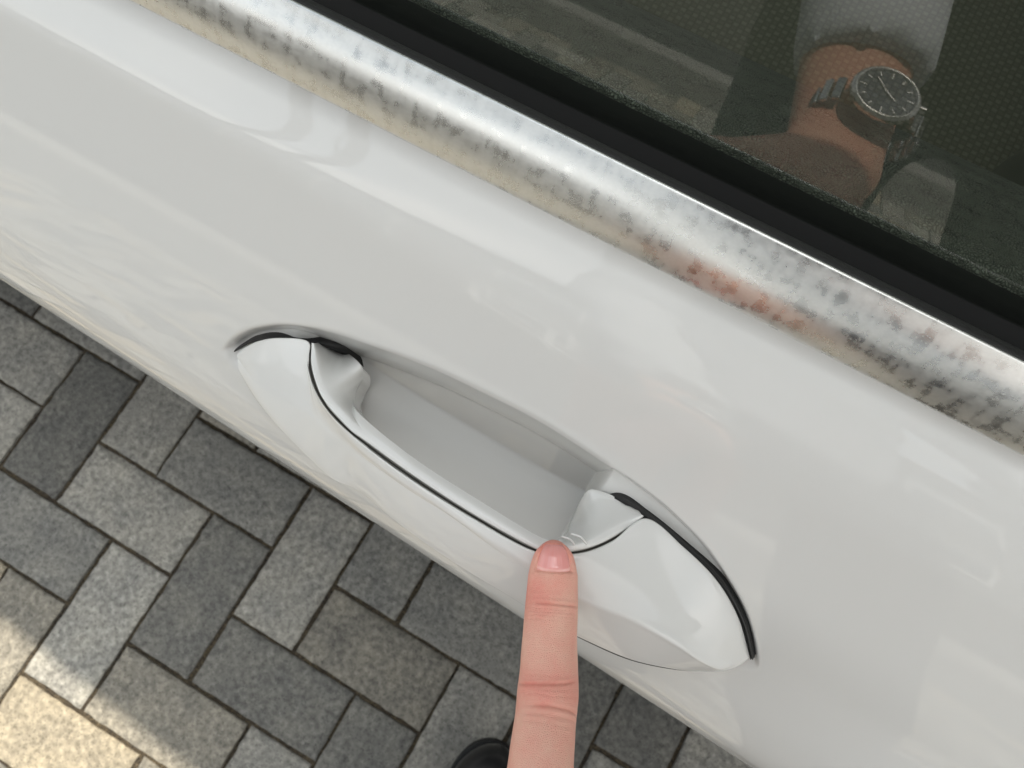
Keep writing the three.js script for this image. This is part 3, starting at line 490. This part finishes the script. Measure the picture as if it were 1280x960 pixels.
  const legs = [[PX - 0.095, 0.065, 0.085], [PX + 0.115, 0.38, 0.41]].map(([hx, kx, fx], i) => blend([cone([hx, 0.93, 0.56], [kx, 0.50, 0.47 + i * 0.06], 0.085, 0.055), cone([kx, 0.50, 0.47 + i * 0.06], [fx, 0.10, 0.425 + i * 0.1], 0.055, 0.038)], 0.02));
  const bodyF = blend([...bodyBones, ...legs], 0.05);
  const bg = nets(bodyF, [-0.2, 0.06, 0.16], [0.5, 1.56, 0.72], 0.014);
  const hx = PX, hy = 1.63, hz = 0.365;                               // head bowed towards the handle
  const head = blend([ball([hx, hy + 0.02, hz + 0.02], [0.076, 0.095, 0.095]), ball([hx, hy - 0.055, hz - 0.025], [0.056, 0.065, 0.070]), cone([hx, hy - 0.02, hz - 0.085], [hx, hy - 0.045, hz - 0.102], 0.010, 0.014), ball([hx - 0.077, hy - 0.015, hz + 0.02], [0.012, 0.032, 0.02]), ball([hx + 0.077, hy - 0.015, hz + 0.02], [0.012, 0.032, 0.02]), cone([hx, hy - 0.09, hz + 0.03], [PX, 1.45, 0.43], 0.052, 0.055), cone([hx - 0.016, hy - 0.078, hz - 0.082], [hx + 0.016, hy - 0.078, hz - 0.082], 0.008, 0.008)], 0.018);
  const eye = (x, y, z) => Math.min(Math.hypot(x - hx - 0.031, y - hy, z - hz + 0.082), Math.hypot(x - hx + 0.031, y - hy, z - hz + 0.082)) - 0.015;
  const headF = (x, y, z) => { const h = head(x, y, z), e = -eye(x, y, z); const k2 = 0.008, q = Math.max(k2 - Math.abs(h - e), 0) / k2; return Math.max(h, e) + q * q * k2 * 0.25; };
  const eg = nets(headF, [hx - 0.1, hy - 0.2, hz - 0.13], [hx + 0.1, hy + 0.13, hz + 0.15], 0.005);
  // right hand holding the phone
  const fR = [];
  for (let i = 0; i < 4; i++) { const a = [0.163 - i * 0.004, 1.122 - i * 0.006, 0.090 + 0.0 - i * 0.0], x0 = 0.150 - i * 0.002; fR.push(cone([0.178, 1.108, 0.110 - i * 0.018 + 0.03], [0.158, 1.090, 0.072 - i * 0.020 + 0.03], 0.0095, 0.0088), cone([0.158, 1.090, 0.072 - i * 0.020 + 0.03], [0.132, 1.081, 0.060 - i * 0.020 + 0.03], 0.0088, 0.007)); }
  const rh = blend([cone([0.212, 1.117, 0.212], [0.180, 1.117, 0.150], 0.022, 0.02), cone([0.180, 1.112, 0.145], [0.178, 1.108, 0.085], 0.015, 0.0125), cone([0.190, 1.122, 0.150], [0.160, 1.124, 0.118], 0.0125, 0.0098), cone([0.160, 1.124, 0.118], [0.128, 1.110, 0.095], 0.0095, 0.0075)], 0.01);
  const rf = (x, y, z) => { let d = rh(x, y, z); for (const f of fR) { const e = f(x, y, z), h = Math.max(0.004 - Math.abs(d - e), 0) / 0.004; d = Math.min(d, e) - h * h * 0.001; } return d; };
  const rg = nets(rf, [0.11, 1.055, -0.01], [0.245, 1.155, 0.245], 0.003);
  const tint = (g, dorsal) => { const p = g.attributes.position, c = []; for (let i = 0; i < p.count; i++) { const m = fbm(p.getX(i) * 60, p.getY(i) * 60, p.getZ(i) * 60, 3); c.push(0.78, 0.41 * (1 - 0.2 * m), 0.295 * (1 - 0.2 * m)); } g.setAttribute('color', new THREE.Float32BufferAttribute(c, 3)); return g; };
  const skinBump = tex(512, 512, (u, v) => { const [a, b] = worley(u * 46, v * 46, 46, 3), n = tile((p, q) => fbm(p * 70, q * 40, 3, 3), u, v); const e = smooth(0, 0.3, b - a) * 0.6 + 0.35 + n * 0.5; return [e, e, e]; }, false, [42, 42]);
  const skin = phys([1, 1, 1], 0.42, { vertexColors: true, bumpMap: skinBump, bumpScale: 0.00026, sheen: 0.25, sheenRoughness: 0.5, sheenColor: rgb(0.9, 0.5, 0.4) });
  part('body', mergeGeometries([fg, tint(hg), tint(bg), tint(eg), tint(rg)]), skin, person);
  // nail plate
  const L0 = 0.0019, L1 = 0.0107;
  const ng = grid(40, 40, (u, v) => { const al = (u - 0.5) * 2 * 0.525, s = lerp(L0, L1 - 0.0016 * al * al * 1.6, v) ; const e = Math.min(1, 4 * Math.min(u, 1 - u, v, 1 - v)); return surf(s, al * Math.PI / 2, { flat: 0.00002 - 0.0005 * Math.pow(1 - e, 3) }); }, (u, v) => [u, v]);
  { const c = []; for (let j = 0; j <= 40; j++) for (let i = 0; i <= 40; i++) { const v = j / 40, u = i / 40 - 0.5; const l = smooth(0.90, 0.94, v + u * u * 0.35) * smooth(1.04, 0.97, v + u * u * 0.2); const r = 0.10 * fbm(u * 16, v * 1.2, 2, 2); c.push(0.76 + 0.06 * l, 0.31 + 0.13 * l + r * 0.5, 0.28 + 0.11 * l + r * 0.5); } ng.setAttribute('color', new THREE.Float32BufferAttribute(c, 3)); }
  const ridges = tex(256, 16, (u) => { const c = 0.5 + 0.5 * fbm(u * 26, 0.3, 1, 3); return [c, c, c]; });
  part('fingernail', ng, phys([1, 1, 1], 0.3, { vertexColors: true, clearcoat: 0.6, clearcoatRoughness: 0.16, bumpMap: ridges, bumpScale: 0.00012 }), person);
  // clothes
  const fold = (x, y, z) => 0.008 * fbm(x * 9, y * 9, z * 9, 3);
  const armL = blend([cone([PX - 0.17, 1.37, 0.455], [-0.03, 1.075, 0.40], 0.062, 0.052), cone([-0.03, 1.075, 0.40], [0.040, 0.870, 0.202], 0.052, 0.040)], 0.02);
  const shirtF = (x, y, z) => {
    const d = blend([cone([PX, 0.95, 0.56], [PX, 1.12, 0.55], 0.165, 0.152), cone([PX, 1.12, 0.55], [PX, 1.36, 0.47], 0.145, 0.147), cone([PX - 0.15, 1.375, 0.455], [PX + 0.15, 1.375, 0.455], 0.076, 0.076), armL,
      cone([PX + 0.17, 1.37, 0.455], [0.40, 1.10, 0.42], 0.062, 0.052), cone([0.40, 1.10, 0.42], [0.225, 1.116, 0.228], 0.052, 0.040), cone([PX, 1.40, 0.455], [PX, 1.47, 0.425], 0.068, 0.064)], 0.04)(x, y, z) + fold(x, y, z);
    const cutL = (x - 0.040) * 0.2 - (y - 0.870) * 0.67 - (z - 0.202) * 0.71;                    // cuff plane, square to the forearm
    const near = Math.hypot(x - 0.040, y - 0.870, z - 0.202) < 0.09 ? cutL : -1;
    return Math.max(d, near, y - 1.485, 0.93 - y > 0 && z > 0.38 ? 0.93 - y : -1);
  };
  const shirtBump = tex(256, 256, (u, v) => { const c = 0.5 + 0.25 * Math.sin(u * 402) + 0.25 * Math.sin(v * 402); return [c, c, c]; }, false, [12, 12]);
  part('shirt', nets(shirtF, [-0.12, 0.82, 0.15], [0.47, 1.5, 0.74], 0.0085), std([0.62, 0.66, 0.72], 0.9, { bumpMap: shirtBump, bumpScale: 0.0003 }), person);
  const trF = (x, y, z) => Math.max(Math.min(...[[PX - 0.095, 0.065, 0.085], [PX + 0.115, 0.38, 0.41]].map(([a, b, c], i) => blend([cone([a, 0.93, 0.56], [b, 0.50, 0.47 + i * 0.06], 0.10, 0.078), cone([b, 0.50, 0.47 + i * 0.06], [c, 0.07, 0.43 + i * 0.1], 0.078, 0.068), cone([PX, 1.02, 0.56], [PX, 0.92, 0.56], 0.152, 0.15)], 0.05)(x, y, z))) + fold(x, y, z), y - 1.015, 0.06 - y);
  part('trousers', nets(trF, [-0.12, 0.04, 0.3], [0.47, 1.02, 0.76], 0.011), std([0.022, 0.025, 0.034], 0.9), person);
  const shoe = (x, z, tip) => { const f = blend([ball([x, 0.042, z - 0.215], [0.036, 0.036, 0.048]), cone([x, 0.045, z - 0.20], [x + 0.004, 0.058, z - 0.07], 0.034, 0.038), cone([x + 0.002, 0.045, z - 0.06], [x, 0.045, z], 0.035, 0.035), cone([x, 0.06, z - 0.02], [x, 0.11, z - 0.01], 0.036, 0.038)], 0.03); return (a, b, c) => Math.max(f(a, b, c), 0.014 - b); };
  const leatherShoe = phys([0.012, 0.012, 0.013], 0.32, { clearcoat: 0.4, clearcoatRoughness: 0.3 });
  const sole = (x, z) => { const s = new THREE.Shape(); s.moveTo(-0.030, 0); s.bezierCurveTo(-0.034, 0.08, -0.046, 0.16, -0.042, 0.21); s.bezierCurveTo(-0.038, 0.275, 0.038, 0.275, 0.042, 0.21); s.bezierCurveTo(0.044, 0.16, 0.034, 0.08, 0.030, 0); s.bezierCurveTo(0.024, -0.04, -0.024, -0.04, -0.030, 0); return new THREE.ExtrudeGeometry(s, { depth: 0.012, bevelEnabled: true, bevelSize: 0.002, bevelThickness: 0.002, curveSegments: 24 }).rotateX(-Math.PI / 2).translate(x, 0.003, z); };
  for (const [x, z] of [[0.094, 0.447], [0.41, 0.535]]) { const s = part('shoe', nets(shoe(x, z), [x - 0.07, 0.005, z - 0.3], [x + 0.07, 0.16, z + 0.06], 0.004), leatherShoe, person); part('sole', sole(x, z), std([0.01, 0.01, 0.01], 0.8), s); }
  const hairF = (x, y, z) => Math.max(ball([hx, hy + 0.03, hz + 0.03], [0.084, 0.102, 0.102])(x, y, z) + 0.004 * fbm(x * 90, y * 40, z * 90, 2), -(ball([hx, hy - 0.045, hz - 0.075], [0.075, 0.10, 0.085])(x, y, z)), hy - 0.07 - y);
  part('hair', nets(hairF, [hx - 0.1, hy - 0.1, hz - 0.1], [hx + 0.1, hy + 0.15, hz + 0.15], 0.005), std([0.02, 0.016, 0.013], 0.7), person);
}
// ---- wristwatch on the pressing hand
{
  const w = thing('wristwatch', 'round steel wristwatch with dark dial on the wrist of the pressing hand', 'watch', [0.0545, 0.8740, 0.1575]);
  const up = V(-0.2, 0.85, -0.5).normalize(), along = V(-0.15, 0.67, 0.72); along.addScaledVector(up, -along.dot(up)).normalize(); const side = along.clone().cross(up).normalize();   // along: towards the elbow
  w.quaternion.setFromRotationMatrix(new THREE.Matrix4().makeBasis(side, up, along));
  const steel = std([0.60, 0.60, 0.59], 0.22, { metalness: 1 }), bright = std([0.8, 0.8, 0.78], 0.3, { metalness: 0.85 });
  const cs = new THREE.LatheGeometry([[0.0, -0.0045], [0.017, -0.0045], [0.0192, -0.003], [0.0197, 0.0], [0.0196, 0.0015]].map(([x, y]) => new THREE.Vector2(x, y)), 64);
  const c = part('watch_case', cs, steel, w);
  part('bezel', new THREE.LatheGeometry([[0.0196, 0.0014], [0.0193, 0.0026], [0.0178, 0.0038], [0.0168, 0.0036], [0.0166, 0.0022]].map(([x, y]) => new THREE.Vector2(x, y)), 64), bright, c);
  const dial = part('dial', new THREE.CircleGeometry(0.0167, 48).rotateX(-Math.PI / 2).translate(0, 0.0022, 0), std([0.085, 0.095, 0.125], 0.5), c), white = std([0.9, 0.9, 0.88], 0.5);
  for (let i = 0; i < 12; i++) { const m = part('hour_marker', new THREE.BoxGeometry(0.0009, 0.0004, i % 3 ? 0.003 : 0.0042), white, c); const a = i * Math.PI / 6; m.position.set(Math.sin(a) * 0.0135, 0.0026, Math.cos(a) * 0.0135); m.rotation.y = a; }
  for (const [l, wd, a, y] of [[0.009, 0.0012, 2.2, 0.0029], [0.0135, 0.0009, -0.75, 0.0032]]) { const h = part('watch_hand', new THREE.BoxGeometry(wd, 0.0003, l).translate(0, 0, l / 2 - 0.002), white, c); h.position.y = y; h.rotation.y = a; }
  part('crystal', new THREE.CircleGeometry(0.0167, 48).rotateX(-Math.PI / 2).translate(0, 0.0037, 0), phys([1, 1, 1], 0, { transmission: 1, thickness: 0, ior: 1.7 }), c);
  part('crown', new THREE.CylinderGeometry(0.003, 0.003, 0.004, 20).rotateZ(Math.PI / 2).translate(0.0212, 0, 0), steel, c);
  const br = new THREE.Group(); const link = new RoundedBoxGeometry(0.0055, 0.003, 0.018, 2, 0.0012), b = part('bracelet', new THREE.TorusGeometry(0.02, 0.0005, 6, 60).rotateY(0).scale(1.5, 1.22, 1).translate(0, -0.0275, 0), steel, w);
  for (let i = 0; i < 24; i++) { const a = i / 24 * Math.PI * 2, x = Math.sin(a) * 0.0318, y = Math.cos(a) * 0.026; if (Math.cos(a) > 0.80) continue; const m = part('link', link, steel, b); m.position.set(x, y - 0.0275, 0); m.rotation.z = -Math.atan2(Math.sin(a) * 0.0225, Math.cos(a) * 0.0285); }
}
{ // phone that takes the picture, lens flush with its lower face
  const ph = thing('phone', 'thin dark phone held flat above the car door in the other hand', 'phone', [0, H, 0]);
  ph.quaternion.copy(camera.quaternion);
  part('phone_body', new RoundedBoxGeometry(0.147, 0.072, 0.0075, 6, 0.0036).translate(0.058, -0.020, 0.012), phys([0.03, 0.03, 0.035], 0.3), ph);
  part('camera_ring', new THREE.TorusGeometry(0.0075, 0.0012, 12, 40).translate(0, 0, 0.0085), std([0.3, 0.3, 0.3], 0.3, { metalness: 1 }), ph);
}

// ------------------------------------------------------------------ what the paint mirrors: house and mast across the street
{
  const b = thing('apartment_house', 'pale grey house with rows of windows across the street', 'house', [1.5, 0, 9.5]);
  const wallM = std([0.115, 0.11, 0.10], 0.9), win = phys([0.05, 0.06, 0.07], 0.08), fr = std([0.7, 0.7, 0.68], 0.6);
  part('wall', new THREE.BoxGeometry(30, 4.3, 6).translate(0, 2.15, 3), wallM, b);
  part('roof', new THREE.BoxGeometry(30.6, 0.25, 6.6).translate(0, 4.42, 3), std([0.16, 0.15, 0.15], 0.9), b);
  for (let i = 0; i < 9; i++) for (let j = 0; j < 2; j++) { const f = part('window', new THREE.BoxGeometry(1.3, 1.2, 0.12), fr, b); f.position.set(-11.2 + i * 2.8, 1.2 + j * 1.95, -0.02); part('pane', new THREE.BoxGeometry(1.14, 1.04, 0.02).translate(0, 0, -0.065), win, f); }
  const rl = thing('railing', 'low white metal railing at the far side of the street', 'railing', [0.1, 0, 6.1]), wm = std([0.8, 0.8, 0.78], 0.5);
  for (let i = 0; i < 5; i++) part('post', new THREE.BoxGeometry(0.09, 1.05, 0.09).translate(-1.5 + i * 0.75, 0.525, 0), wm, rl);
  for (const y of [0.38, 1.0]) part('rail', new THREE.BoxGeometry(3.2, 0.1, 0.05).translate(0, y, -0.075), wm, rl);
  const m = thing('lattice_mast', 'tall grey steel lattice mast beside the house across the street', 'mast', [-5.1, 0, 7.9]);
  const st = std([0.03, 0.03, 0.032], 0.7);
  for (const x of [-0.45, 0.45]) part('leg', new THREE.BoxGeometry(0.22, 15, 0.22).translate(x, 7.5, 0), st, m);
  for (let i = 0; i < 12; i++) { const g = new THREE.BoxGeometry(0.05, 1.45, 0.05); g.rotateZ(i % 2 ? 0.65 : -0.65); g.translate(0, 0.8 + i * 1.2, 0); part('brace', g, st, m); }
}
renderer.render(scene, camera);
